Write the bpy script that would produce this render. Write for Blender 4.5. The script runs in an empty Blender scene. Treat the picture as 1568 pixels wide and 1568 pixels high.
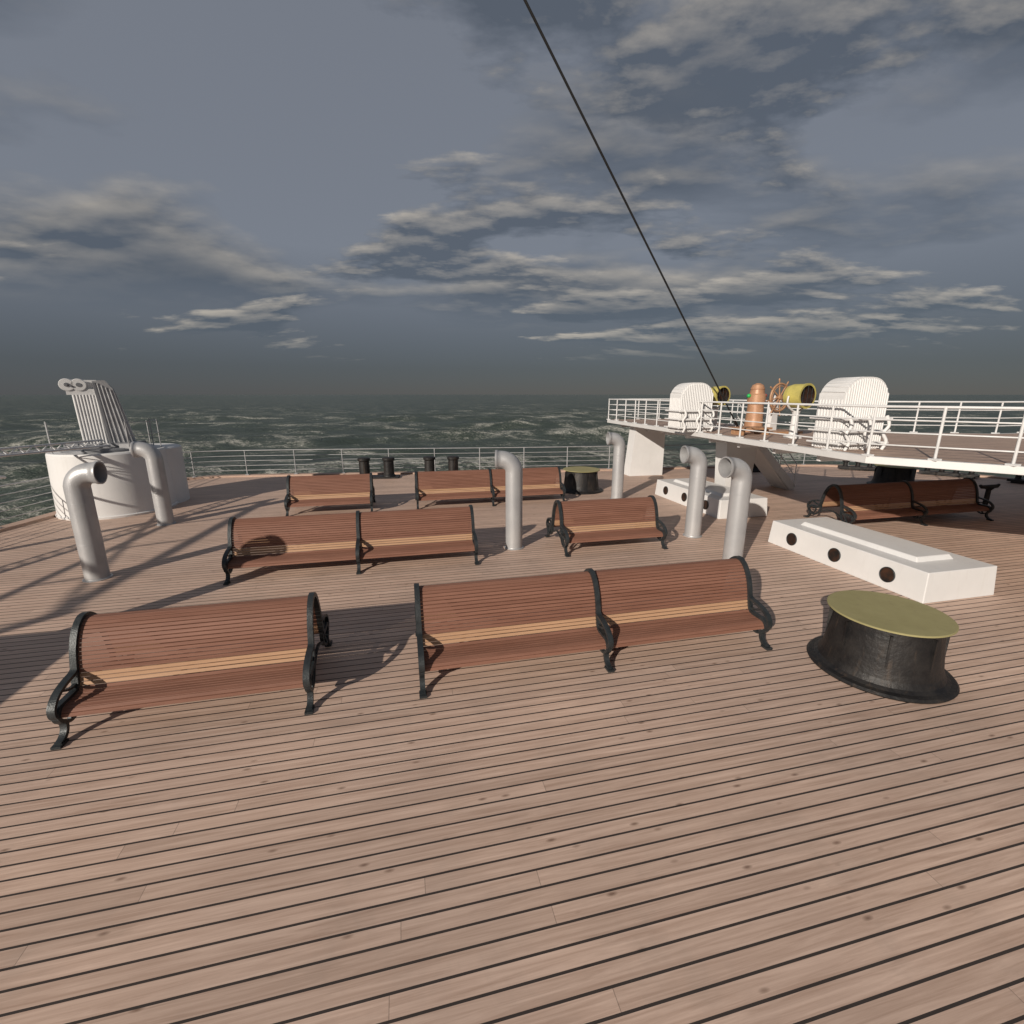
import bpy, math, random
import numpy as np
from mathutils import Vector, Matrix
random.seed(4)
sc = bpy.context.scene
A13 = math.radians(13)
E1 = Vector((math.cos(A13), math.sin(A13), 0)); E2 = Vector((-math.sin(A13), math.cos(A13), 0)); EZ = Vector((0,0,1))
SUN_EL = math.radians(21.5); SH = Vector((0.55, 0.835, 0)).normalized()

# ------------------------------------------------------------------ materials
def nd(nt, typ, **kw):
    n = nt.nodes.new(typ)
    for k, v in kw.items():
        setattr(n, k, v)
    return n
def mathn(nt, op, a, b=None, c=None, clamp=False):
    n = nt.nodes.new('ShaderNodeMath'); n.operation = op; n.use_clamp = clamp
    for i, v in enumerate((a, b, c)):
        if v is None: continue
        if isinstance(v, (int, float)): n.inputs[i].default_value = v
        else: nt.links.new(v, n.inputs[i])
    return n.outputs[0]
def mixc(nt, fac, a, b, mode='MIX'):
    n = nt.nodes.new('ShaderNodeMix'); n.data_type = 'RGBA'; n.blend_type = mode
    for idx, v in ((0, fac), (6, a), (7, b)):
        if isinstance(v, (int, float)): n.inputs[idx].default_value = v
        elif isinstance(v, tuple): n.inputs[idx].default_value = (*v, 1)
        else: nt.links.new(v, n.inputs[idx])
    return n.outputs[2]
def ramp(nt, fac, stops):
    n = nt.nodes.new('ShaderNodeValToRGB')
    while len(n.color_ramp.elements) < len(stops): n.color_ramp.elements.new(0.5)
    for e, (p, c) in zip(n.color_ramp.elements, stops):
        e.position = p; e.color = (*c, 1) if len(c) == 3 else c
    nt.links.new(fac, n.inputs[0]); return n.outputs[0]
def noise(nt, vec, scale, detail=5, rough=0.55, dist=0.0):
    n = nt.nodes.new('ShaderNodeTexNoise'); n.inputs['Scale'].default_value = scale
    n.inputs['Detail'].default_value = detail; n.inputs['Roughness'].default_value = rough
    n.inputs['Distortion'].default_value = dist
    if vec is not None: nt.links.new(vec, n.inputs['Vector'])
    return n.outputs['Fac']
def newmat(name):
    m = bpy.data.materials.new(name); m.use_nodes = True
    nt = m.node_tree; b = nt.nodes['Principled BSDF']
    tc = nt.nodes.new('ShaderNodeTexCoord')
    return m, nt, b, tc.outputs['Object']
def paint(name, c1, c2=None, rough=0.5, metal=0.0, scale=3.0, bump=0.1, bscale=40, dirt=None, amt=1.0, spec=0.5):
    m, nt, b, co = newmat(name)
    c2 = c2 or tuple(x*0.8 for x in c1)
    n1 = noise(nt, co, scale, 4, 0.6)
    f = ramp(nt, n1, [(0.35, (0,0,0)), (0.68, (1,1,1))])
    col = mixc(nt, f, c1, c2)
    if dirt:
        mp = nd(nt, 'ShaderNodeMapping'); mp.inputs['Scale'].default_value = (9, 9, 0.9)
        nt.links.new(co, mp.inputs[0])
        n3 = noise(nt, mp.outputs[0], 1.0, 5, 0.7)
        f3 = ramp(nt, n3, [(0.55, (0,0,0)), (0.78, (1,1,1))])
        f3 = mathn(nt, 'MULTIPLY', f3, 0.35*amt)
        col = mixc(nt, f3, col, dirt)
    nt.links.new(col, b.inputs['Base Color'])
    r = mathn(nt, 'MULTIPLY_ADD', n1, 0.25, rough-0.12)
    nt.links.new(r, b.inputs['Roughness'])
    b.inputs['Metallic'].default_value = metal; b.inputs['Specular IOR Level'].default_value = spec
    if bump:
        n2 = noise(nt, co, bscale, 2, 0.6)
        bp = nd(nt, 'ShaderNodeBump'); bp.inputs['Strength'].default_value = bump; bp.inputs['Distance'].default_value = 0.01
        nt.links.new(n2, bp.inputs['Height']); nt.links.new(bp.outputs[0], b.inputs['Normal'])
    return m

MW = paint('white_paint', (0.68,0.675,0.67), (0.62,0.615,0.61), 0.5, 0, 1.2, 0.05, 60, dirt=(0.42,0.38,0.33), amt=0.5)
MWR = paint('rail_paint', (0.66,0.66,0.66), (0.56,0.56,0.56), 0.4, 0, 4, 0)
MSTEEL = paint('rail_steel', (0.42,0.43,0.44), (0.3,0.3,0.31), 0.4, 0.3, 5, 0)
MPIPE = paint('galvanised_paint', (0.46,0.46,0.465), (0.38,0.38,0.39), 0.42, 0.35, 2.5, 0.12, 25, dirt=(0.18,0.16,0.14), amt=0.7)
MIRON = paint('cast_iron', (0.022,0.027,0.030), (0.040,0.045,0.048), 0.42, 0.3, 12, 0.3, 90)
MBLACK = paint('black_steel', (0.008,0.008,0.009), (0.022,0.020,0.019), 0.5, 0.0, 5, 0.6, 22, dirt=(0.13,0.085,0.055), amt=1.2, spec=0.35)
MKHAKI = paint('khaki_lid', (0.33,0.295,0.14), (0.28,0.25,0.115), 0.65, 0, 2.2, 0.15, 45, dirt=(0.16,0.13,0.07))
MGREY = paint('grey_metal', (0.22,0.225,0.24), (0.16,0.165,0.18), 0.45, 0.3, 4, 0.15, 30)
MDARK = paint('dark_interior', (0.008,0.008,0.008), (0.05,0.022,0.012), 0.35, 0, 9, 0)
MROPE = paint('black_rope', (0.012,0.012,0.012), (0.02,0.02,0.02), 0.8, 0, 3, 0)
MYEL = paint('yellow_paint', (0.50,0.43,0.12), (0.38,0.33,0.10), 0.45, 0, 5)
MCOP = paint('copper_paint', (0.46,0.26,0.15), (0.36,0.19,0.11), 0.45, 0.1, 6)
MWHEEL = paint('wheel_wood', (0.42,0.24,0.13), (0.30,0.16,0.09), 0.45, 0, 10)
MRED = paint('red_glass', (0.6,0.02,0.02)); MGREEN = paint('green_glass', (0.02,0.45,0.10))
MHULL = paint('hull_paint', (0.03,0.035,0.04), (0.02,0.02,0.025), 0.5)
MMARG = paint('margin_board', (0.46,0.32,0.25), (0.38,0.27,0.21), 0.6, 0, 6, 0.2, 30)

def wood_slats(name, c1, c2):
    m, nt, b, co = newmat(name)
    mp = nd(nt, 'ShaderNodeMapping'); mp.inputs['Rotation'].default_value = (0, 0, -A13)
    nt.links.new(co, mp.inputs[0])
    mp2 = nd(nt, 'ShaderNodeMapping'); mp2.inputs['Scale'].default_value = (1.6, 26, 26)
    nt.links.new(mp.outputs[0], mp2.inputs[0])
    n = noise(nt, mp2.outputs[0], 1.5, 5, 0.65, 0.3)
    mp3 = nd(nt, 'ShaderNodeMapping'); mp3.inputs['Scale'].default_value = (0.5, 12, 12)
    nt.links.new(mp.outputs[0], mp3.inputs[0])
    n2 = noise(nt, mp3.outputs[0], 1.0, 2, 0.5)
    f = mathn(nt, 'ADD', mathn(nt, 'MULTIPLY', n, 0.6), mathn(nt, 'MULTIPLY', n2, 0.4))
    col = mixc(nt, ramp(nt, f, [(0.36, (0,0,0)), (0.64, (1,1,1))]), c1, c2)
    nt.links.new(col, b.inputs['Base Color']); b.inputs['Roughness'].default_value = 0.62
    b.inputs['Specular IOR Level'].default_value = 0.3
    bp = nd(nt, 'ShaderNodeBump'); bp.inputs['Strength'].default_value = 0.12; bp.inputs['Distance'].default_value = 0.004
    nt.links.new(n, bp.inputs['Height']); nt.links.new(bp.outputs[0], b.inputs['Normal'])
    return m
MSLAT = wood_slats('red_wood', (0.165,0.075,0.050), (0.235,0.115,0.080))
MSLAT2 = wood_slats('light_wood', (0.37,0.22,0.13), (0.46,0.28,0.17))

def deckmat(name, w, seam, gain=1.0):
    m, nt, b, co = newmat(name)
    mp = nd(nt, 'ShaderNodeMapping'); mp.inputs['Rotation'].default_value = (0, 0, -A13)
    nt.links.new(co, mp.inputs[0])
    sx = nd(nt, 'ShaderNodeSeparateXYZ'); nt.links.new(mp.outputs[0], sx.inputs[0])
    x, y = sx.outputs[0], sx.outputs[1]
    yy = mathn(nt, 'DIVIDE', y, w)
    pid = mathn(nt, 'FLOOR', yy); fr = mathn(nt, 'FRACT', yy)
    wn = nd(nt, 'ShaderNodeTexWhiteNoise', noise_dimensions='1D'); nt.links.new(pid, wn.inputs['W'])
    xo = mathn(nt, 'DIVIDE', mathn(nt, 'MULTIPLY_ADD', wn.outputs['Value'], 7.0, x), 6.5)
    xid = mathn(nt, 'FLOOR', xo); xf = mathn(nt, 'FRACT', xo)
    cv = nd(nt, 'ShaderNodeCombineXYZ'); nt.links.new(pid, cv.inputs[0]); nt.links.new(xid, cv.inputs[1])
    wn2 = nd(nt, 'ShaderNodeTexWhiteNoise', noise_dimensions='2D'); nt.links.new(cv.outputs[0], wn2.inputs['Vector'])
    rnd = wn2.outputs['Value']
    gx = mathn(nt, 'MULTIPLY_ADD', rnd, 37.0, mathn(nt, 'MULTIPLY', x, 1.3))
    gy = mathn(nt, 'MULTIPLY', y, 34.0)
    gv = nd(nt, 'ShaderNodeCombineXYZ'); nt.links.new(gx, gv.inputs[0]); nt.links.new(gy, gv.inputs[1]); nt.links.new(mathn(nt,'MULTIPLY',rnd,11.0), gv.inputs[2])
    g = noise(nt, gv.outputs[0], 1.0, 6, 0.68, 0.6)
    kx = mathn(nt, 'MULTIPLY_ADD', rnd, 53.0, mathn(nt, 'MULTIPLY', x, 3.4)); ky = mathn(nt, 'MULTIPLY', y, 9.0)
    kv = nd(nt, 'ShaderNodeCombineXYZ'); nt.links.new(kx, kv.inputs[0]); nt.links.new(ky, kv.inputs[1])
    vo = nd(nt, 'ShaderNodeTexVoronoi'); vo.inputs['Scale'].default_value = 0.8; nt.links.new(kv.outputs[0], vo.inputs['Vector'])
    kn = ramp(nt, vo.outputs['Distance'], [(0.03, (1,1,1)), (0.12, (0,0,0))])
    big = noise(nt, co, 0.35, 3, 0.6)
    stain = ramp(nt, noise(nt, co, 1.7, 4, 0.7, 0.4), [(0.52, (0,0,0)), (0.72, (1,1,1))])
    c = mixc(nt, ramp(nt, g, [(0.30, (0,0,0)), (0.66, (1,1,1))]), (0.455*gain,0.312*gain,0.238*gain), (0.70*gain,0.52*gain,0.42*gain))
    tint = mixc(nt, rnd, (0.88,0.87,0.86), (1.05,1.04,1.03))
    c = mixc(nt, 1.0, c, tint, 'MULTIPLY')
    c = mixc(nt, mathn(nt, 'MULTIPLY', kn, 0.75), c, (0.14,0.075,0.045))
    c = mixc(nt, 1.0, c, mixc(nt, ramp(nt, big, [(0.35,(0,0,0)),(0.65,(1,1,1))]), (0.88,0.88,0.89), (1.04,1.03,1.02)), 'MULTIPLY')
    c = mixc(nt, mathn(nt, 'MULTIPLY', stain, 0.22), c, (0.30*gain,0.24*gain,0.20*gain))
    s1 = mathn(nt, 'LESS_THAN', fr, seam/w)
    s2 = mathn(nt, 'MULTIPLY', mathn(nt, 'LESS_THAN', xf, 0.0006), 0.5)
    s = mathn(nt, 'MAXIMUM', s1, s2)
    c = mixc(nt, mathn(nt, 'MULTIPLY', s, 0.95), c, (0.015,0.012,0.011))
    nt.links.new(c, b.inputs['Base Color'])
    nt.links.new(mathn(nt, 'MULTIPLY_ADD', g, 0.25, 0.5), b.inputs['Roughness'])
    h = mathn(nt, 'SUBTRACT', mathn(nt, 'MULTIPLY', g, 0.25), s)
    bp = nd(nt, 'ShaderNodeBump'); bp.inputs['Strength'].default_value = 0.35; bp.inputs['Distance'].default_value = 0.006
    nt.links.new(h, bp.inputs['Height']); nt.links.new(bp.outputs[0], b.inputs['Normal'])
    return m
MDECK = deckmat('deck_planks', 0.115, 0.0145)
MDECK2 = deckmat('platform_planks', 0.115, 0.010, 0.8)

# ------------------------------------------------------------------ mesh builder
class MB:
    def __init__(s): s.v = []; s.f = []; s.m = []; s.sm = []; s.mats = []
    def mi(s, mat):
        if mat not in s.mats: s.mats.append(mat)
        return s.mats.index(mat)
    def add(s, vs, fs, mat, smooth=False):
        o = len(s.v); s.v += [tuple(v) for v in vs]; k = s.mi(mat)
        for f in fs: s.f.append([i+o for i in f]); s.m.append(k); s.sm.append(smooth)
    def tube(s, path, r, mat, n=8, caps=True, closed=False):
        path = [Vector(p) for p in path]; L = len(path)
        rs = r if isinstance(r, (list, tuple)) else [r]*L
        vs = []; up = None
        for i, p in enumerate(path):
            if closed: t = path[(i+1) % L]-path[i-1]
            else:
                t = path[min(i+1, L-1)]-path[max(i-1, 0)]
            if t.length < 1e-7: t = Vector((0,0,1))
            t.normalize()
            if up is None:
                up = Vector((0,0,1)) if abs(t.z) < 0.9 else Vector((1,0,0))
            up = (up - t*up.dot(t)).normalized(); sd = t.cross(up)
            for k in range(n):
                a = 2*math.pi*k/n
                vs.append(p + (up*math.cos(a)+sd*math.sin(a))*rs[i])
        fs = []
        rng = L if closed else L-1
        for i in range(rng):
            for k in range(n):
                a, b2 = i*n+k, i*n+(k+1) % n
                c, d = ((i+1) % L)*n+(k+1) % n, ((i+1) % L)*n+k
                fs.append((a, d, c, b2))
        s.add(vs, fs, mat, True)
        if caps and not closed:
            s.add(vs[:n], [list(range(n))], mat); s.add(vs[-n:], [list(range(n))[::-1]], mat)
    def rev(s, c, prof, mat, n=48, axis=None, smooth=True, ell=1.0):
        c = Vector(c)
        az = Vector(axis).normalized() if axis else EZ
        u = Vector((1,0,0)) if abs(az.x) < 0.8 else Vector((0,1,0))
        u = (u-az*u.dot(az)).normalized(); w = az.cross(u)
        vs = [c+az*z+(u*math.cos(2*math.pi*k/n)+w*math.sin(2*math.pi*k/n)*ell)*r for r, z in prof for k in range(n)]
        for i in range(len(prof)-1):
            band = vs[i*n:(i+2)*n]
            s.add(band, [(k, (k+1) % n, n+(k+1) % n, n+k) for k in range(n)], mat, smooth)
    def box(s, c, sz, mat, ax=(E1, E2, EZ)):
        c = Vector(c); vs = []
        for dz in (-.5, .5):
            for dx, dy in ((-.5,-.5),(.5,-.5),(.5,.5),(-.5,.5)):
                vs.append(c+ax[0]*sz[0]*dx+ax[1]*sz[1]*dy+ax[2]*sz[2]*dz)
        s.add(vs, [(3,2,1,0),(4,5,6,7),(0,1,5,4),(1,2,6,5),(2,3,7,6),(3,0,4,7)], mat)
    def prism(s, poly, z0, z1, mat, mtop=None):
        n = len(poly); vs = [(x, y, z0) for x, y in poly]+[(x, y, z1) for x, y in poly]
        s.add(vs, [list(range(n))[::-1]]+[(i, (i+1) % n, n+(i+1) % n, n+i) for i in range(n)], mat)
        s.add(vs[n:], [list(range(n))], mtop or mat)
    def ext(s, pts3, d, mat, smooth=False):
        n = len(pts3); p = [Vector(q) for q in pts3]; vs = p+[q+d for q in p]
        s.add(vs, [(i, (i+1) % n, n+(i+1) % n, n+i) for i in range(n)], mat, smooth)
        s.add(vs, [list(range(n))[::-1], [n+i for i in range(n)]], mat)
    def ribbon(s, P, path, w, t, mat, ucen=0.0, closed=False):
        L = len(path); vs = []
        for i, (c, z) in enumerate(path):
            a = path[max(i-1, 0)]; b2 = path[min(i+1, L-1)]
            tx, tz = b2[0]-a[0], b2[1]-a[1]; l = math.hypot(tx, tz) or 1
            nx, nz = -tz/l, tx/l
            for du, dn in ((-w/2,-t/2),(w/2,-t/2),(w/2,t/2),(-w/2,t/2)):
                vs.append(P(ucen+du, c+nx*dn, z+nz*dn))
        fs = [(0,1,2,3), tuple((L-1)*4+k for k in (3,2,1,0))]
        for i in range(L-1):
            for k in range(4):
                fs.append((i*4+k, (i+1)*4+k, (i+1)*4+(k+1) % 4, i*4+(k+1) % 4))
        s.add(vs, fs, mat)
    def obj(s, name, bevel=0, fix=True):
        me = bpy.data.meshes.new(name); me.from_pydata(s.v, [], s.f)
        for m in s.mats: me.materials.append(m)
        me.polygons.foreach_set('material_index', s.m); me.polygons.foreach_set('use_smooth', s.sm)
        me.update()
        if fix:
            import bmesh
            bm = bmesh.new(); bm.from_mesh(me)
            bmesh.ops.recalc_face_normals(bm, faces=bm.faces); bm.to_mesh(me); bm.free()
        ob = bpy.data.objects.new(name, me); sc.collection.objects.link(ob)
        if bevel:
            b = ob.modifiers.new('bevel', 'BEVEL'); b.width = bevel; b.segments = 2; b.limit_method = 'ANGLE'; b.angle_limit = math.radians(50)
        return ob

def smoothpath(pts, n=5):
    out = []; P = [pts[0]]+list(pts)+[pts[-1]]
    for i in range(1, len(P)-2):
        for k in range(n):
            t = k/n; r = []
            for d in range(len(pts[0])):
                p0, p1, p2, p3 = P[i-1][d], P[i][d], P[i+1][d], P[i+2][d]
                r.append(0.5*((2*p1)+(-p0+p2)*t+(2*p0-5*p1+4*p2-p3)*t*t+(-p0+3*p1-3*p2+p3)*t**3))
            out.append(tuple(r))
    out.append(tuple(pts[-1])); return out

# ------------------------------------------------------------------ deck + hull
deckpoly = [(-13.0,-16),(-12.6,-4),(-11.9,5),(-11.8,11),(-12.2,14),(-12.3,15.8),(-11.5,17.3),(-8,17.95),(0,18.7),(4,19.2),(12.4,20.4),(15.2,19.6),(17.6,17.8),(19.3,15),(20.5,11),(21.5,0),(21.5,-16)]
dp = smoothpath(deckpoly, 4)
ccw = dp[::-1]
b = MB(); n = len(ccw)
b.add([(x, y, 0) for x, y in ccw], [list(range(n))], MDECK)
b.obj('wooden_deck', fix=False)
b = MB()
cx, cy = 4, 2
for i in range(n-1):
    (x0,y0),(x1,y1) = ccw[i], ccw[i+1]
    def k(x, y, s, z): return (x+(x-cx)*s, y+(y-cy)*s, z)
    b.add([k(x0,y0,0.004,-0.01), k(x1,y1,0.004,-0.01), k(x1,y1,-0.05,-9.5), k(x0,y0,-0.05,-9.5)], [(0,1,2,3)], MHULL, True)
b.obj('ship_hull')
b = MB()
def offset(poly, d):
    out = []
    for i, (x, y) in enumerate(poly):
        a = poly[max(i-1,0)]; c = poly[min(i+1,len(poly)-1)]
        tx, ty = c[0]-a[0], c[1]-a[1]; l = math.hypot(tx,ty) or 1
        out.append((x-ty/l*d*-1, y+tx/l*d*-1))
    return out
inn = offset(dp, 0.30)
for i in range(len(dp)-1):
    o0, o1, i0, i1 = dp[i], dp[i+1], inn[i], inn[i+1]
    b.add([(*o0,0.06),(*o1,0.06),(*i1,0.06),(*i0,0.06),(*i0,0.0),(*i1,0.0),(*o0,-0.25),(*o1,-0.25)],
          [(0,1,2,3),(3,2,5,4),(6,7,1,0)], MMARG)
b.obj('margin_plank')

def rail(b, pts, zb, hs, mat, r=0.014, rp=0.02, sp=1.7, rt=None, feet=True):
    P = [Vector((x, y, 0)) for x, y in pts]
    for h in hs:
        b.tube([p+EZ*(zb+h) for p in P], (rt if rt and h == max(hs) else r), mat, 6)
    acc = 0; nxt = 0.0
    for i in range(len(P)-1):
        d = P[i+1]-P[i]; L = d.length
        while nxt <= acc+L:
            q = P[i]+d*((nxt-acc)/L)
            b.tube([q+EZ*zb, q+EZ*(zb+max(hs))], rp, mat, 6)
            if feet: b.box(q+EZ*(zb+0.015), (0.12, 0.12, 0.03), mat)
            nxt += sp
        acc += L
b = MB(); rp_ = offset(dp, 0.16)
rail(b, rp_, 0.055, [0.18,0.36,0.54,0.72,0.92], MSTEEL, 0.012, 0.02, 1.75, 0.018)
b.obj('deck_railing')

# ------------------------------------------------------------------ benches
half = smoothpath([(-.605,.235),(-.59,.285),(-.54,.315),(-.44,.318),(-.35,.325),(-.30,.36),(-.275,.44),(-.25,.57),(-.205,.72),(-.13,.85),(-.05,.915),(0,.925)], 6)
prof = half+[(-c, z) for c, z in half[:-1]][::-1]
def resample(p, step):
    out = [p[0]]; last = p[0]; tgt = step; tot = 0
    for q in p[1:]:
        L = math.hypot(q[0]-last[0], q[1]-last[1])
        while tot+L >= tgt:
            f = (tgt-tot)/L; out.append((last[0]+(q[0]-last[0])*f, last[1]+(q[1]-last[1])*f)); tgt += step
        tot += L; last = q
    return out
tl = sum(math.hypot(prof[i+1][0]-prof[i][0], prof[i+1][1]-prof[i][1]) for i in range(len(prof)-1))
NS = 52
slats = resample(prof, tl/NS*0.99999)
def park_bench(x, y, nseg=2, ang=13.0):
    a = math.radians(ang); e1 = Vector((math.cos(a), math.sin(a), 0)); e2 = Vector((-math.sin(a), math.cos(a), 0))
    O = Vector((x, y, 0))
    P = lambda u, c, z: O+e1*u+e2*(c+.62)+EZ*z
    b = MB(); SL = 2.06; sw = tl/NS
    for sgi in range(nseg):
        u0, u1 = sgi*SL+0.0, (sgi+1)*SL
        for i in range(len(slats)-1):
            (c0,z0),(c1,z1) = slats[i], slats[i+1]
            cm, zm = (c0+c1)/2, (z0+z1)/2
            L = math.hypot(c1-c0, z1-z0); tx, tz = (c1-c0)/L, (z1-z0)/L; nx, nz = -tz, tx
            hw = sw/2-0.0028; th = 0.016
            sec = [(-hw, -th), (hw, -th), (hw, -0.003), (hw*.84, 0), (-hw*.84, 0), (-hw, -0.003)]
            sec = [(cm+tx*p+nx*q, zm+tz*p+nz*q) for p, q in sec]
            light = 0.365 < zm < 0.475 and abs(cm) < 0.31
            vs = [P(u0, c, z) for c, z in sec]+[P(u1, c, z) for c, z in sec]
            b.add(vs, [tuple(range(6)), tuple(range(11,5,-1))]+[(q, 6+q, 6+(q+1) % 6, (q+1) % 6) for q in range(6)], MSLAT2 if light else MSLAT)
    off = []; pp = prof
    for i, (c, z) in enumerate(pp):
        a0 = pp[max(i-1,0)]; b0 = pp[min(i+1,len(pp)-1)]
        tx, tz = b0[0]-a0[0], b0[1]-a0[1]; l = math.hypot(tx,tz)
        off.append((c-tz/l*0.006, z+tx/l*0.006))
    for k in range(nseg+1):
        u = k*SL
        b.ribbon(P, off, 0.055, 0.05, MIRON, u)
        for sg in (-1, 1):
            mk = lambda pts: [(c*-sg, z) for c, z in smoothpath(pts, 4)]
            b.ribbon(P, mk([(-.265,.53),(-.31,.50),(-.40,.485),(-.51,.455),(-.59,.41),(-.64,.345),(-.64,.28),(-.605,.25),(-.58,.28),(-.595,.32)]), 0.06, 0.03, MIRON, u)
            b.ribbon(P, mk([(-.28,.40),(-.34,.385),(-.42,.40),(-.50,.44)]), 0.03, 0.022, MIRON, u)
            b.ribbon(P, mk([(-.62,.26),(-.60,.21),(-.55,.155),(-.56,.085),(-.61,.035),(-.67,.018)]), 0.055, 0.036, MIRON, u)
            b.ribbon(P, mk([(-.56,.16),(-.46,.125),(-.36,.16),(-.29,.25),(-.27,.38)]), 0.04, 0.028, MIRON, u)
            b.ribbon(P, mk([(-.42,.30),(-.40,.24),(-.44,.19),(-.47,.14)]), 0.03, 0.02, MIRON, u)
            b.box(P(u, -.65*-sg, .012), (0.075, 0.11, 0.024), MIRON, (e1, e2, EZ))
        b.ribbon(P, smoothpath([(-.30,.22),(-.12,.30),(0,.32),(.12,.30),(.30,.22)], 4), 0.03, 0.025, MIRON, u)
    for c in (-.5, .5):
        b.tube([P(0, c, .27), P(nseg*SL, c, .27)], 0.014, MIRON, 6)
    b.obj('park_bench')
for x, y, ns in ((-3.99,3.55,1), (-0.92,4.26,2), (-4.66,7.19,2), (1.05,8.54,1), (-5.68,11.5,1), (-2.52,12.25,2), (7.72,10.26,2)):
    park_bench(x, y, ns)

# box added out of view, shades the deck left of the front benches
b = MB(); Q = Vector((-6.42,2.0,0)); cc = Q-E1*1.2+E2*0.85
b.box(cc+EZ*0.44, (2.3,1.62,0.88), MW); b.box(cc+EZ*0.05, (2.4,1.72,0.10), MGREY); b.box(cc+EZ*0.92, (2.42,1.74,0.07), MW)
for k in (-.6,.6):
    b.box(cc-E2*0.815+E1*k+EZ*0.48, (1.0,0.02,0.66), MW); b.tube([cc-E2*.85+E1*(k-.1)+EZ*.5, cc-E2*.85+E1*(k+.1)+EZ*.5], .012, MSTEEL, 6)
b.obj('offscreen_shadow_box', bevel=0.012)

# ------------------------------------------------------------------ cowl ventilators
def vent(x, y, ang, H=1.78):
    d = Vector((math.cos(math.radians(ang)), math.sin(math.radians(ang)), 0)); O = Vector((x, y, 0))
    b = MB(); R = 0.24; r = 0.168
    path = [O, O+EZ*0.6, O+EZ*(H-R-0.02)]; rs = [r]*3
    cen = O+d*R+EZ*(H-R)
    arc = [cen-d*R*math.cos(t)+EZ*R*math.sin(t) for t in [math.radians(q) for q in range(0, 91, 9)]]
    end = O+d*0.36+EZ*H
    outer = path+arc+[end-d*0.05, end-d*0.045, end]
    rs = [r]*(len(path))+[r*1.0]*len(arc)+[r*1.03, r*1.10, r*1.10]
    inner = [end, end-d*0.05]+arc[::-1][:8]
    ri = [r*0.98, r*0.93]+[r*0.93]*8
    b.tube(outer, rs, MPIPE, 32, caps=False); b.tube(inner, ri, MPIPE, 32, caps=False)
    b.tube([end, end+d*0.0005], [r*1.10, r*0.98], MPIPE, 32, caps=False)
    b.rev(O, [(0.20,0.0),(0.20,0.012),(0.172,0.016),(0.169,0.03)], MPIPE, 32)
    for zz in (0.62, 1.30): b.rev(O+EZ*zz, [(0.1685,-0.004),(0.171,0),(0.1685,0.004)], MPIPE, 32)
    b.obj('ventilation_cowl', fix=False)
for x, y, a in ((-6.97,7.41,13),(-8.26,10.83,193),(0.04,9.06,178),(3.95,9.87,185),(4.03,8.14,193),(3.1,13.6,185)):
    vent(x, y, a)
vent(-6.42, 4.55, 13, 1.92)

# ------------------------------------------------------------------ capstans
def capstan(x, y, k=1.0):
    b = MB(); O = (x, y, 0); S = lambda pr: [(r*k, z*1.05) for r, z in pr]
    b.rev(O, S([(0.0,0.004),(0.70,0.004),(0.71,0.02),(0.69,0.04),(0.64,0.05),(0.60,0.075),(0.57,0.13),(0.555,0.20),(0.525,0.42),(0.505,0.56),(0.50,0.62),(0.0,0.62)]), MBLACK, 64)
    for q in range(8):
        a = q*2*math.pi/8+0.2; c, s = math.cos(a), math.sin(a)
        b.box((x+c*0.528*k, y+s*0.528*k, 0.33), (0.04, 0.022, 0.56), MBLACK, (Vector((c,s,0)), Vector((-s,c,0)), EZ))
    b.rev(O, S([(0.0,0.635),(0.575,0.635),(0.588,0.639),(0.588,0.650),(0.58,0.655),(0.0,0.657)]), MKHAKI, 64)
    b.obj('capstan')
capstan(4.15, 4.76, 0.97); capstan(2.22, 14.9); capstan(12.9, 15.7)

# ------------------------------------------------------------------ skylight hatches
def skylight(x, y):
    O = Vector((x, y, 0)); W, L, H = 1.40, 3.10, 0.47; e1, e2 = E1, E2
    P = lambda u, v, z: O+e1*u+e2*v+EZ*z
    b = MB(); ins = 0.03
    vs = [P(0,0,0),P(W,0,0),P(W,L,0),P(0,L,0),P(ins,ins,H),P(W-ins,ins,H),P(W-ins,L-ins,H),P(ins,L-ins,H)]
    b.add(vs, [(3,2,1,0),(4,5,6,7),(0,1,5,4),(1,2,6,5),(2,3,7,6),(3,0,4,7)], MW)
    a, c = 0.32, 0.42
    vs = [P(a,c,H-.01),P(W-a,c,H-.01),P(W-a,L-c,H-.01),P(a,L-c,H-.01),P(a+.05,c+.05,H+.07),P(W-a-.05,c+.05,H+.07),P(W-a-.05,L-c-.05,H+.07),P(a+.05,L-c-.05,H+.07)]
    b.add(vs, [(3,2,1,0),(4,5,6,7),(0,1,5,4),(1,2,6,5),(2,3,7,6),(3,0,4,7)], MW)
    ob = b.obj('skylight_hatch', bevel=0.012)
    b = MB()
    for side in (0, 1):
        for f in (0.19, 0.50, 0.81):
            ax = (-e1 if side == 0 else e1)
            ax = (ax+EZ*0.064).normalized()
            c = P(0.013 if side == 0 else W-0.013, L*f, H*0.5)
            b.rev(c, [(0.112,0.006),(0,0.006)], MDARK, 32, axis=ax)
            b.rev(c, [(0.124,0.0),(0.124,0.014),(0.117,0.018),(0.111,0.014),(0.110,0.004)], MIRON, 32, axis=ax)
    p = b.obj('portholes'); p.parent = ob
skylight(6.06, 6.40); skylight(5.12, 11.25)

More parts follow.
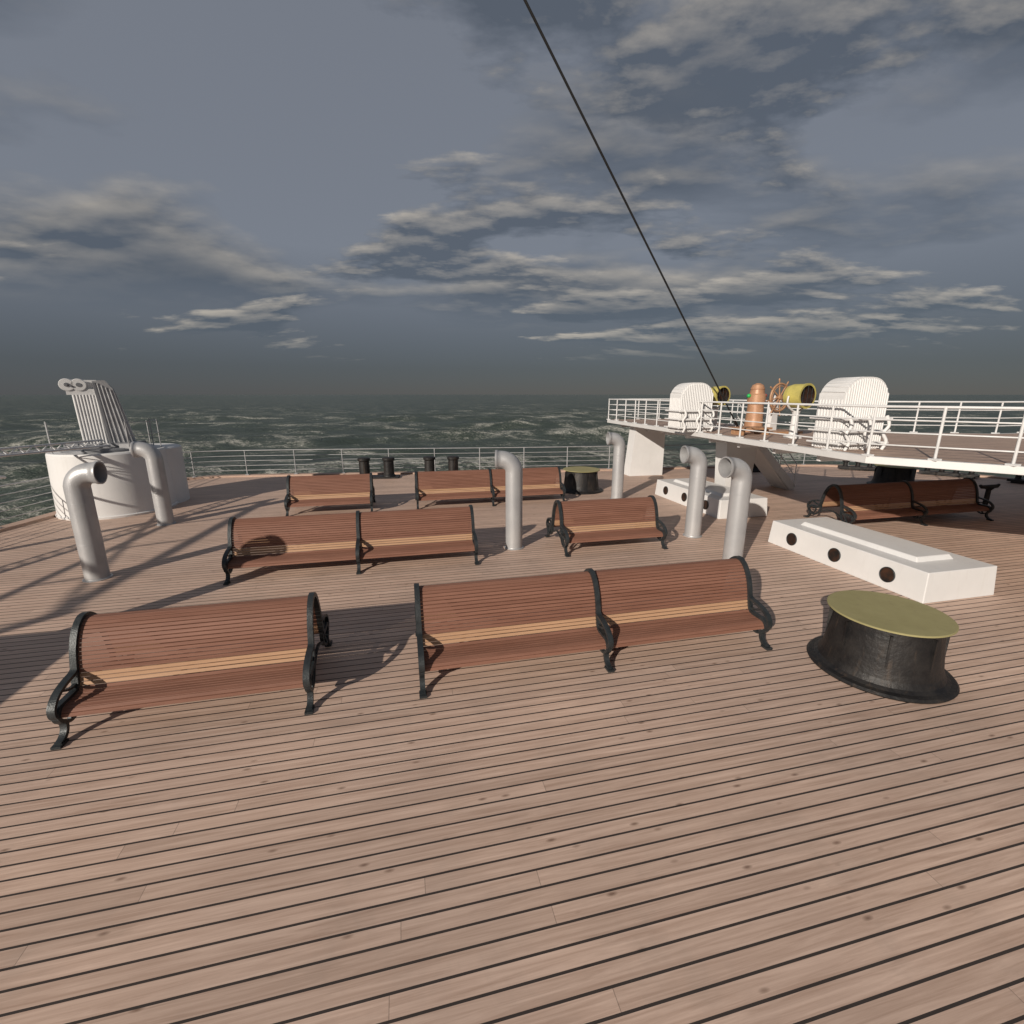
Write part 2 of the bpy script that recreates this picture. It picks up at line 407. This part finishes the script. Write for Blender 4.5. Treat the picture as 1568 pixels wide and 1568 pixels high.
# ------------------------------------------------------------------ mooring bollards
def bollards(x, y, ang=6):
    e = Vector((math.cos(math.radians(ang)), math.sin(math.radians(ang)), 0)); f = Vector((-e.y, e.x, 0)); b = MB(); O = Vector((x,y,0))
    b.box(O+EZ*0.03, (1.6, 0.55, 0.06), MBLACK, (e, f, EZ))
    for s in (-.44, .44):
        b.rev(O+e*s, [(0.24,0.06),(0.22,0.10),(0.19,0.14),(0.185,0.62),(0.225,0.66),(0.225,0.72),(0.19,0.75),(0,0.76)], MBLACK, 28)
    b.obj('mooring_bollard')
bollards(-5.0,17.25); bollards(-2.65,17.55); bollards(9.3,18.7,8)

def cleat(x, y, s=1.0):
    b = MB(); O = Vector((x,y,0))
    b.rev(O, [(0.14*s,0),(0.14*s,0.03),(0.055*s,0.06),(0.05*s,0.5*s),(0.09*s,0.54*s),(0.09*s,0.56*s),(0,0.56*s)], MBLACK, 20)
    b.tube([O-E1*0.30*s+EZ*0.62*s, O-E1*0.24*s+EZ*0.585*s, O+EZ*0.575*s, O+E1*0.24*s+EZ*0.585*s, O+E1*0.30*s+EZ*0.62*s], [0.03*s,0.045*s,0.055*s,0.045*s,0.03*s], MBLACK, 10)
    b.tube([O-E1*0.02+EZ*0.05, O-E1*0.20*s+EZ*0.03], 0.03*s, MBLACK, 8)
    b.obj('mooring_cleat')
cleat(12.6,12.2,1.1)
def fairlead(x, y, ang):
    e = Vector((math.cos(ang), math.sin(ang), 0)); f = Vector((-e.y,e.x,0)); b = MB(); O = Vector((x,y,0))
    b.box(O+EZ*0.10, (1.7,0.34,0.08), MBLACK, (e,f,EZ)); b.box(O+EZ*0.04, (1.5,0.3,0.05), MBLACK, (e,f,EZ))
    for s in (-.62,-.2,.2,.62):
        b.rev(O+e*s, [(0.11,0.14),(0.08,0.18),(0.08,0.30),(0.13,0.33),(0.13,0.36),(0,0.37)], MBLACK, 20)
    b.obj('roller_fairlead')
fairlead(14.3,19.0,-0.45); fairlead(16.5,17.6,-0.75); fairlead(17.9,15.6,-1.05)

# ------------------------------------------------------------------ raised platform (navigating bridge wing)
pp = [(3.9,19.6),(5.92,7.85),(7.30,6.62),(9.8,5.3),(21,7.6),(21,14.6),(12.6,12.5),(9.2,13.2),(7.9,14.4),(7.2,20.3)]
b = MB(); b.prism(pp, 1.88, 2.0, MW)
inn = offset(pp+[pp[0]], -0.14)[:-1]
b.add([(x, y, 2.004) for x, y in inn], [list(range(len(inn)))], MDECK2)
for k in range(9):
    p0 = Vector((5.75-k*0.2, 9.0+k*1.22, 1.81)); b.box(p0+E1*1.4, (2.5, 0.08, 0.12), MW)
b.box(Vector((6.0,13.6,1.79)), (0.12, 10, 0.16), MW)
P0 = Vector((4.55,17.6,0))
b.ext([P0-E1*0.12, P0+E1*1.25, P0+E1*1.25+EZ*1.6, P0+E1*0.25+EZ*1.88, P0+E1*0.05+EZ*1.88], E2*0.5, MW)
P0 = Vector((6.3,13.6,0)); b.ext([P0, P0+E1*0.75, P0+E1*0.95+EZ*1.88, P0-E1*0.15+EZ*1.88], E2*0.5, MW)
P0 = Vector((14.5,9.5,0)); b.ext([P0, P0+E1*0.75, P0+E1*0.95+EZ*1.88, P0-E1*0.15+EZ*1.88], E2*0.5, MW)
b.obj('bridge_platform', bevel=0.01)
b = MB(); ro = offset(pp+[pp[0]], -0.05)
hs = [0.2,0.4,0.6,0.81]
rail(b, ro[:6], 2.0, hs, MWR, 0.013, 0.022, 0.85, 0.022)
rail(b, ro[5:]+[ro[0]], 2.0, hs, MWR, 0.013, 0.022, 0.95, 0.022)
b.obj('platform_railing')
# stair
b = MB(); T = Vector((7.25,14.9,1.9)); Bm = Vector((9.0,15.3,0.0)); dv = Bm-T; sd = Vector((-dv.y, dv.x, 0)).normalized()
for s in (-.38, .38):
    q = sd*s
    b.ext([T+q+EZ*0.1, Bm+q+Vector((0.1,0.02,0.12)), Bm+q-Vector((0.12,0.02,0)), T+q-EZ*0.18], sd*0.05, MW)
    for h in (0.45, 0.85):
        b.tube([T+q+EZ*h, Bm+q+EZ*h], 0.016, MWR, 6)
    for f in (0, .33, .66, 1): b.tube([T+q+dv*f, T+q+dv*f+EZ*0.86], 0.016, MWR, 6)
for k in range(8):
    f = (k+.5)/8; b.box(T+dv*f, (0.26, 0.72, 0.035), MW, (Vector((dv.x,dv.y,0)).normalized(), sd, EZ))
b.box(T+dv*0.5-EZ*0.16, (dv.length*0.97, 0.70, 0.02), MW, (dv.normalized(), sd, dv.normalized().cross(sd)))
b.obj('ship_staircase')

# ------------------------------------------------------------------ life raft housings (ribbed, arched)
def raft(x, y):
    O = Vector((x, y, 2.004)); W, Hh, D = 0.98, 1.30, 0.62; b = MB()
    P = lambda u, v, z: O+E1*u+E2*v+EZ*z
    arch = []; r = 0.40
    arch += [(-W/2+.06, 0.0), (-W/2, 0.35)]
    for q in range(0, 91, 10):
        t = math.radians(q); arch.append((-W/2+r-r*math.cos(t), Hh-r+r*math.sin(t)))
    arch += [(-u, z) for u, z in arch[::-1]]
    b.ext([P(u, 0.04, z) for u, z in arch], E2*(D-.08), MW)
    nr = 19
    for k in range(nr):
        u = -W/2+0.03+(W-0.06)*k/(nr-1)
        au = abs(u)
        zt = Hh-.012 if au < W/2-r else Hh-r+math.sqrt(max(r*r-(au-(W/2-r))**2, 0))-.012
        b.tube([P(u,0.03,0.02), P(u,0.03,zt-.03), P(u,0.07,zt), P(u,D-.07,zt), P(u,D-.03,zt-.03), P(u,D-.03,0.02)], 0.018, MW, 8)
    for s in (-1, 1):
        for k in range(8):
            v = 0.08+k*(D-.16)/7; b.tube([P(s*(W/2-.05),v,0.02), P(s*(W/2),v,0.35), P(s*W/2,v,Hh-r)], 0.018, MW, 8)
    for z in (0.12, 0.34, 0.56):
        b.tube([P(-W/2-.06,-.05,z), P(W/2+.06,-.05,z)], 0.03, MW, 8)
        for s in (-1,1): b.tube([P(s*(W/2+.06),-.05,z), P(s*(W/2+.06),D+.03,z)], 0.02, MW, 8)
    for u in (-.42, 0, .42):
        b.tube(smoothpath([P(u,-.07,0.0), P(u+.04,-.10,.15), P(u-.02,-.07,.3), P(u+.04,-.10,.45), P(u,-.06,.62)],4), 0.03, MW, 8)
    b.obj('life_raft_housing')
raft(6.45, 8.75); raft(5.0, 13.0)

# ------------------------------------------------------------------ searchlights
def searchlight(x, y, r=0.26):
    O = Vector((x, y, 2.004)); b = MB(); d = Vector((0.40,-0.915,0.0)).normalized(); sd = Vector((-d.y,d.x,0))
    b.rev(O, [(0.20,0),(0.20,0.04),(0.09,0.08),(0.07,0.55),(0.10,0.62),(0,0.62)], MW, 24)
    C = O+EZ*0.96
    b.tube(smoothpath([C+sd*(r+.05), C+sd*(r+.04)-EZ*.2, C-EZ*(r+.09), C-sd*(r+.04)-EZ*.2, C-sd*(r+.05)],4), 0.022, MW, 8)
    b.rev(C, [(0,-.30),(r*.55,-.28),(r*.9,-.20),(r,-.10),(r,.17),(r*1.05,.18),(r*1.05,.23),(r*.88,.23)], MYEL, 36, axis=d)
    b.rev(C, [(r*.88,.23),(r*.86,.17),(r*.5,.12),(0,.10)], MDARK, 36, axis=d)
    for k in (-2,0,2):
        h = math.sqrt(max((r*.88)**2-(k*r*.26)**2, 0)); q = C+d*.222+sd*(k*r*.26)
        b.tube([q-EZ*h, q+EZ*h], 0.006, MIRON, 5)
    b.obj('searchlight')
searchlight(5.88,13.9); searchlight(6.62,11.2,0.27)

# binnacle
b = MB(); O = Vector((6.65,13.15,2.004))
b.rev(O, [(0.30,0),(0.30,0.08),(0.24,0.12),(0.22,0.35),(0.20,0.72),(0.23,0.78),(0.23,0.98),(0.19,1.02),(0.17,1.12),(0.18,1.14),(0.14,1.24),(0.05,1.29),(0,1.29)], MCOP, 32)
b.tube([O-E1*.26+EZ*.90, O+E1*.26+EZ*.90], 0.02, MCOP, 8)
def ball(c, r, m): b.rev(c, [(0,-r)]+[(r*math.cos(math.radians(q)), r*math.sin(math.radians(q))) for q in range(-75,90,15)]+[(0,r)], m, 20)
ball(O-E1*.25+EZ*.96, 0.055, MGREEN); ball(O+E1*.25+EZ*.96, 0.055, MRED)
b.obj('ship_binnacle')
# wheel
b = MB(); O = Vector((7.05,12.75,2.004)); C = O+EZ*0.92; ax = Vector((-0.42,0.90,0)).normalized(); wx = Vector((0.90,0.42,0)).normalized()
def circ(r, off=0, n=40): return [C+ax*off+(wx*math.cos(2*math.pi*k/n)+EZ*math.sin(2*math.pi*k/n))*r for k in range(n)]
b.tube(circ(.35), 0.028, MWHEEL, 10, closed=True); b.tube(circ(.29), 0.012, MWHEEL, 8, closed=True)
b.rev(C-ax*.06, [(0,0),(.06,0),(.07,.06),(.06,.12),(0,.12)], MWHEEL, 20, axis=ax)
for k in range(8):
    t = math.pi*k/4+.2; q = wx*math.cos(t)+EZ*math.sin(t)
    b.tube([C, C+q*.15, C+q*.34, C+q*.39, C+q*.44, C+q*.48, C+q*.495], [.016,.018,.016,.013,.022,.019,.004], MWHEEL, 8)
b.ext([O+wx*-.14+ax*.07, O+wx*.14+ax*.07, O+wx*.07+ax*.07+EZ*0.98, O-wx*.07+ax*.07+EZ*0.98], ax*.16, MW)
b.box(O+EZ*.03, (1.0,.8,.06), MWHEEL)
b.obj('ship_wheel')
b = MB(); O = Vector((6.1,12.2,2.004))
b.box(O+EZ*.16, (.9,.5,.05), MWHEEL)
for s in (-.35,.35): b.box(O+E1*s+EZ*.07, (.06,.45,.14), MWHEEL)
b.obj('deck_grating')

# ------------------------------------------------------------------ stay rope
b = MB(); d = (Vector((2.37,10,6.14))-Vector((5.9,13,2.55)))
pts = [Vector((5.9,13,2.55))+d*t for t in (-.12,0,.5,1,1.6,2.4,3.2)]
b.tube(pts, 0.019, MROPE, 6); b.tube([pts[0]-d*.002, pts[0]+d*.06], 0.035, MBLACK, 8)
b.obj('mast_stay_rope')

# ------------------------------------------------------------------ deck crane
C = Vector((-10.6,12.4,0)); b = MB()
b.rev(C, [(1.29,0),(1.30,0.05),(1.27,0.07),(1.25,0.8),(1.22,1.56),(1.20,1.60),(0,1.60)], MW, 64)
C2 = C+Vector((0.05,0.75,0)); b.rev(C2, [(1.1,0),(1.1,1.55),(1.05,1.58),(0,1.58)], MW, 64)
b.rev(C, [(0,1.604),(0.95,1.604),(0.95,1.66),(0.85,1.69),(0,1.69)], MGREY, 48)
sx = Vector((0.80,0.60,0)); sy = Vector((-0.60,0.80,0))
O = C+EZ*1.69+sx*.05; K = 0.80
for k in range(8):
    u = (-0.58+k*0.076)*K
    b.tube([O+sx*(u)-sy*.25, O+sx*(u-.03)-sy*.22+EZ*1.30], [0.034,0.032], MWR, 10)
    b.tube([O+sx*(u)+sy*.25, O+sx*(u-.03)+sy*.22+EZ*1.30], [0.034,0.032], MWR, 10)
b.ext([O-sx*.49-sy*.24, O+sx*.02-sy*.24, O-sx*.03-sy*.24+EZ*1.32, O-sx*.52-sy*.24+EZ*1.32], sy*.48, MWR)
for v0 in (-.27, .12):
    b.ext([O-sx*.0+sy*v0, O+sx*.50+sy*v0, O+sx*.28+sy*v0+EZ*1.45, O+sx*.14+sy*v0+EZ*1.66, O-sx*.10+sy*v0+EZ*1.64], sy*.15, MSTEEL)
b.ext([O+sx*.04-sy*.10, O+sx*.56-sy*.10, O+sx*.32-sy*.10+EZ*1.35, O+sx*.04-sy*.10+EZ*1.4], sy*.2, MWR)
for k in range(4):
    b.tube([O+sx*(.12+k*.10)-sy*.27+EZ*.02, O+sx*(.0+k*.075)-sy*.27+EZ*(1.58-k*.05)], .018, MSTEEL, 8)
b.ext([O+sx*.02-sy*.285, O+sx*.07-sy*.285, O-sx*.04-sy*.285+EZ*1.6, O-sx*.09-sy*.285+EZ*1.6], sy*.01, MGREY)
b.box(O-sx*.34+EZ*1.37, (0.56,0.46,0.14), MWR, (sx,sy,EZ))
for u in (-.58,-.36):
    for v in (-.25,.06):
        b.rev(O+sx*u+sy*v+EZ*1.54, [(0,-.01),(.04,-.01),(.04,0),(0.14,0),(0.15,.03),(0.12,.07),(0.12,.12),(0.15,.16),(0.14,.19),(0,.19)], MWR, 24, axis=sy)
        b.rev(O+sx*u+sy*(v-.012)+EZ*1.54, [(0,0),(.05,0),(.05,.02)], MGREY, 16, axis=sy)
b.tube([O-sx*.58-sy*.3+EZ*1.54, O-sx*.58+sy*.3+EZ*1.54], .025, MGREY, 8)
b.box(O-sx*.30+EZ*1.54, (0.56,0.30,0.24), MWR, (sx,sy,EZ))
for a in (-2.6,-2.1,-.5,.0,.5,1.2,2.2):
    q = C+Vector((math.cos(a)*1.12, math.sin(a)*1.12, 1.6)); b.tube([q, q+EZ*.75], 0.014, MSTEEL, 6)
for h in (.4,.72):
    b.tube([C+Vector((math.cos(a)*1.12, math.sin(a)*1.12, 1.6+h)) for a in np.linspace(-.5,1.2,10)], 0.008, MSTEEL, 5)
F = C+Vector((0.3,-0.5,1.76)); Tp = Vector((-12.4,-1.5,1.86)); dv = Tp-F; s2 = Vector((dv.y,-dv.x,0)).normalized(); N = 44
ch = [(-.20,0),(.20,0),(0,.13)]
cp = lambda j, t: F+dv*t+(s2*ch[j][0]+EZ*ch[j][1])*(1-.3*t)
for j in range(3): b.tube([cp(j,0), cp(j,1)], 0.026, MWR, 8)
for k in range(N):
    for j in range(3):
        b.tube([cp(j,k/N), cp((j+1)%3,(k+1)/N)], 0.011, MWR, 5); b.tube([cp(j,k/N), cp((j+1)%3,k/N)], 0.010, MWR, 5)
b.box(C+Vector((.05,-.1,1.74)), (1.5,.7,.10), MGREY)
b.box(C+Vector((.75,-.3,1.72)), (.25,.25,.12), MSTEEL)
b.obj('deck_crane')
# invented spar frame out of view to port, casts streak shadows on deck
b = MB()
A0 = Vector((-12.0,-2.5,0)); B0 = Vector((-11.35,7.0,0))
b.tube([A0, A0+EZ*4.1], .10, MWR, 14); b.tube([B0, B0+EZ*3.1], .10, MWR, 14)
b.tube([A0+EZ*4.0, B0+EZ*3.0], .075, MWR, 12)
b.tube([A0+EZ*4.0, B0+EZ*1.2+Vector((0,3.4,0))], .035, MWR, 8)
b.tube([A0+EZ*3.2, B0+EZ*2.2], .05, MWR, 10)
for k in range(5):
    p = (A0+EZ*4.0).lerp(B0+EZ*3.0, k/4); q = (A0+EZ*3.2).lerp(B0+EZ*2.2, (k+.5)/4 if k < 4 else 1)
    b.tube([p, q], .03, MWR, 8)
b.obj('offscreen_shadow_spars')

# ------------------------------------------------------------------ sea
SEA = -9.0
nr, na = 290, 900
rr = np.exp(np.linspace(math.log(14), math.log(30000), nr)); th = np.linspace(0, 2*math.pi, na, endpoint=False)
R, T = np.meshgrid(rr, th, indexing='ij')
X = R*np.cos(T); Y = R*np.sin(T); Z = np.zeros_like(X)
rng = np.random.default_rng(7); stp = R*0.0265
for i in range(46):
    lam = 5*(60/5)**rng.random(); ang = math.radians(-70)+rng.normal()*0.55
    k = 2*math.pi/lam; ph = rng.random()*6.28; amp = 0.0085*lam*(0.6+0.8*rng.random())
    fade = np.clip((lam/stp-2.5)/4, 0, 1)
    s = np.sin(k*(X*math.cos(ang)+Y*math.sin(ang))+ph)
    Z += fade*amp*(1-np.abs(s)*1.15 if i % 2 else s)
Z -= Z[:60].mean()*0.5
Z = Z*0.9
V = np.stack([X, Y, Z+SEA-0.2], -1).reshape(-1, 3)
idx = np.arange(nr*na).reshape(nr, na)
a_ = idx[:-1]; b_ = idx[1:]
F_ = np.stack([a_, b_, np.roll(b_, -1, 1), np.roll(a_, -1, 1)], -1).reshape(-1, 4)
me = bpy.data.meshes.new('sea')
me.vertices.add(len(V)); me.vertices.foreach_set('co', V.ravel())
me.loops.add(F_.size); me.loops.foreach_set('vertex_index', F_.ravel())
me.polygons.add(len(F_)); me.polygons.foreach_set('loop_start', np.arange(len(F_))*4)
try: me.polygons.foreach_set('loop_total', np.full(len(F_), 4))
except Exception: pass
me.polygons.foreach_set('use_smooth', np.ones(len(F_), bool)); me.update(calc_edges=True); me.validate()
m, nt, bs, co = newmat('sea_water')
at = nd(nt, 'ShaderNodeSeparateXYZ'); nt.links.new(co, at.inputs[0])
mp = nd(nt, 'ShaderNodeMapping'); mp.inputs['Rotation'].default_value = (0,0,0.25); mp.inputs['Scale'].default_value = (0.6,1.0,0.2)
nt.links.new(co, mp.inputs[0])
f1 = noise(nt, mp.outputs[0], 0.09, 4, 0.6, 1.2)
f2 = noise(nt, mp.outputs[0], 0.85, 6, 0.8, 1.8)
fo = mathn(nt, 'MULTIPLY_ADD', f2, 0.80, mathn(nt, 'MULTIPLY', f1, 0.70))
fo = mathn(nt, 'ADD', fo, mathn(nt, 'MULTIPLY', mathn(nt,'ADD', at.outputs[2], 9.0), 0.035))
foam = ramp(nt, fo, [(0.80, (0,0,0)), (0.92, (1,1,1))])
wc = mixc(nt, ramp(nt, f1, [(0.3,(0,0,0)),(0.7,(1,1,1))]), (0.040,0.055,0.043), (0.070,0.088,0.068))
col = mixc(nt, mathn(nt, 'MULTIPLY', foam, 0.75), wc, (0.54,0.53,0.48))
nt.links.new(col, bs.inputs['Base Color'])
nt.links.new(mathn(nt, 'MULTIPLY_ADD', foam, 0.5, 0.34), bs.inputs['Roughness'])
bs.inputs['Specular IOR Level'].default_value = 0.22
b1 = noise(nt, mp.outputs[0], 0.40, 6, 0.72, 0.8)
bp = nd(nt, 'ShaderNodeBump'); bp.inputs['Strength'].default_value = 0.9; bp.inputs['Distance'].default_value = 1.4
nt.links.new(b1, bp.inputs['Height']); nt.links.new(bp.outputs[0], bs.inputs['Normal'])
me.materials.append(m)
ob = bpy.data.objects.new('sea', me); sc.collection.objects.link(ob)

# ------------------------------------------------------------------ world
w = bpy.data.worlds.new('World'); sc.world = w; w.use_nodes = True; nt = w.node_tree; nt.nodes.clear()
sky = nd(nt, 'ShaderNodeTexSky', sky_type='NISHITA'); sky.sun_disc = False; sky.sun_elevation = SUN_EL
sky.sun_rotation = math.atan2(-SH.x, -SH.y) % (2*math.pi); sky.air_density = 1.0; sky.dust_density = 0.0
bg1 = nd(nt, 'ShaderNodeBackground'); nt.links.new(sky.outputs[0], bg1.inputs[0]); bg1.inputs[1].default_value = 0.06
tc = nd(nt, 'ShaderNodeTexCoord'); sp = nd(nt, 'ShaderNodeSeparateXYZ'); nt.links.new(tc.outputs['Generated'], sp.inputs[0])
x, y, z = sp.outputs
zc = mathn(nt, 'MAXIMUM', z, 0.0)
base = ramp(nt, zc, [(0.0,(0.057,0.067,0.083)),(0.05,(0.072,0.083,0.101)),(0.14,(0.128,0.144,0.174)),(0.25,(0.195,0.215,0.255)),(0.7,(0.18,0.197,0.235))])
den = mathn(nt, 'ADD', zc, 0.17)
def cloud(kf, scale, loc, stretch, detail=8, rough=0.55):
    cv = nd(nt, 'ShaderNodeCombineXYZ')
    nt.links.new(mathn(nt, 'MULTIPLY', mathn(nt, 'DIVIDE', x, den), kf), cv.inputs[0])
    nt.links.new(mathn(nt, 'MULTIPLY', mathn(nt, 'DIVIDE', y, den), kf), cv.inputs[1])
    mp = nd(nt, 'ShaderNodeMapping'); mp.inputs['Location'].default_value = loc; mp.inputs['Scale'].default_value = stretch
    nt.links.new(cv.outputs[0], mp.inputs[0])
    return noise(nt, mp.outputs[0], scale, detail, rough, 0.1)
big = cloud(1.0, 0.30, (7.1,2.3,0.4), (0.8,1.0,1), 2)
def layer(col, loc, scale, lo, hi, gain, mfac, fz, k=0.965, st=(0.7,1,1), rough=0.5, bw=0.5):
    d1 = cloud(1.0, scale, loc, st, 8, rough); d2 = cloud(k, scale, loc, st, 8, rough)
    dd = mathn(nt, 'MULTIPLY_ADD', mathn(nt, 'SUBTRACT', big, 0.5), bw, d1)
    mask = mathn(nt, 'MULTIPLY', ramp(nt, dd, [(lo,(0,0,0)),(hi,(1,1,1))]), ramp(nt, zc, fz))
    lit = mathn(nt, 'MULTIPLY_ADD', mathn(nt, 'SUBTRACT', d1, d2), gain, 0.08, clamp=True)
    edge = ramp(nt, dd, [(lo+0.03,(1,1,1)),(hi+0.12,(0.15,0.15,0.15))])
    lit = mathn(nt, 'MULTIPLY', lit, edge)
    cc = mixc(nt, lit, (0.082,0.099,0.127), (0.56,0.50,0.42))
    return mixc(nt, mathn(nt, 'MULTIPLY', mask, mfac), col, cc)
col = layer(base, (3.7,1.3,0.4), 0.78, 0.425, 0.52, 11.0, 0.90, [(0.12,(0,0,0)),(0.19,(1,1,1))], 0.96, bw=0.25)
col = layer(col, (1.4,5.3,2.4), 1.0, 0.535, 0.585, 11.0, 0.85, [(0.06,(0,0,0)),(0.11,(1,1,1))], 0.968, (0.7,1.25,1), 0.56, 0.15)
bg2 = nd(nt, 'ShaderNodeBackground'); nt.links.new(col, bg2.inputs[0]); bg2.inputs[1].default_value = 1.0
ms = nd(nt, 'ShaderNodeMixShader'); ms.inputs[0].default_value = 0.93
nt.links.new(bg1.outputs[0], ms.inputs[1]); nt.links.new(bg2.outputs[0], ms.inputs[2])
out = nd(nt, 'ShaderNodeOutputWorld'); nt.links.new(ms.outputs[0], out.inputs[0])

# ------------------------------------------------------------------ sun + camera
sl = bpy.data.lights.new('sun', 'SUN'); sl.energy = 4.7; sl.angle = math.radians(0.6); sl.color = (1.0, 0.905, 0.79)
so = bpy.data.objects.new('sun', sl); sc.collection.objects.link(so)
so.rotation_euler = Vector((SH.x*math.cos(SUN_EL), SH.y*math.cos(SUN_EL), -math.sin(SUN_EL))).to_track_quat('-Z', 'Y').to_euler()
so.location = (-20,-30,20)
cam = bpy.data.cameras.new('camera'); co_ = bpy.data.objects.new('camera', cam); sc.collection.objects.link(co_)
co_.location = (0,0,3); co_.rotation_euler = (math.radians(90-14.04), 0, 0)
cam.sensor_width = 36; cam.lens = 16.53; cam.clip_start = 0.05; cam.clip_end = 60000
sc.camera = co_
sc.view_settings.view_transform = 'Standard'; sc.view_settings.look = 'None'; sc.view_settings.exposure = 0
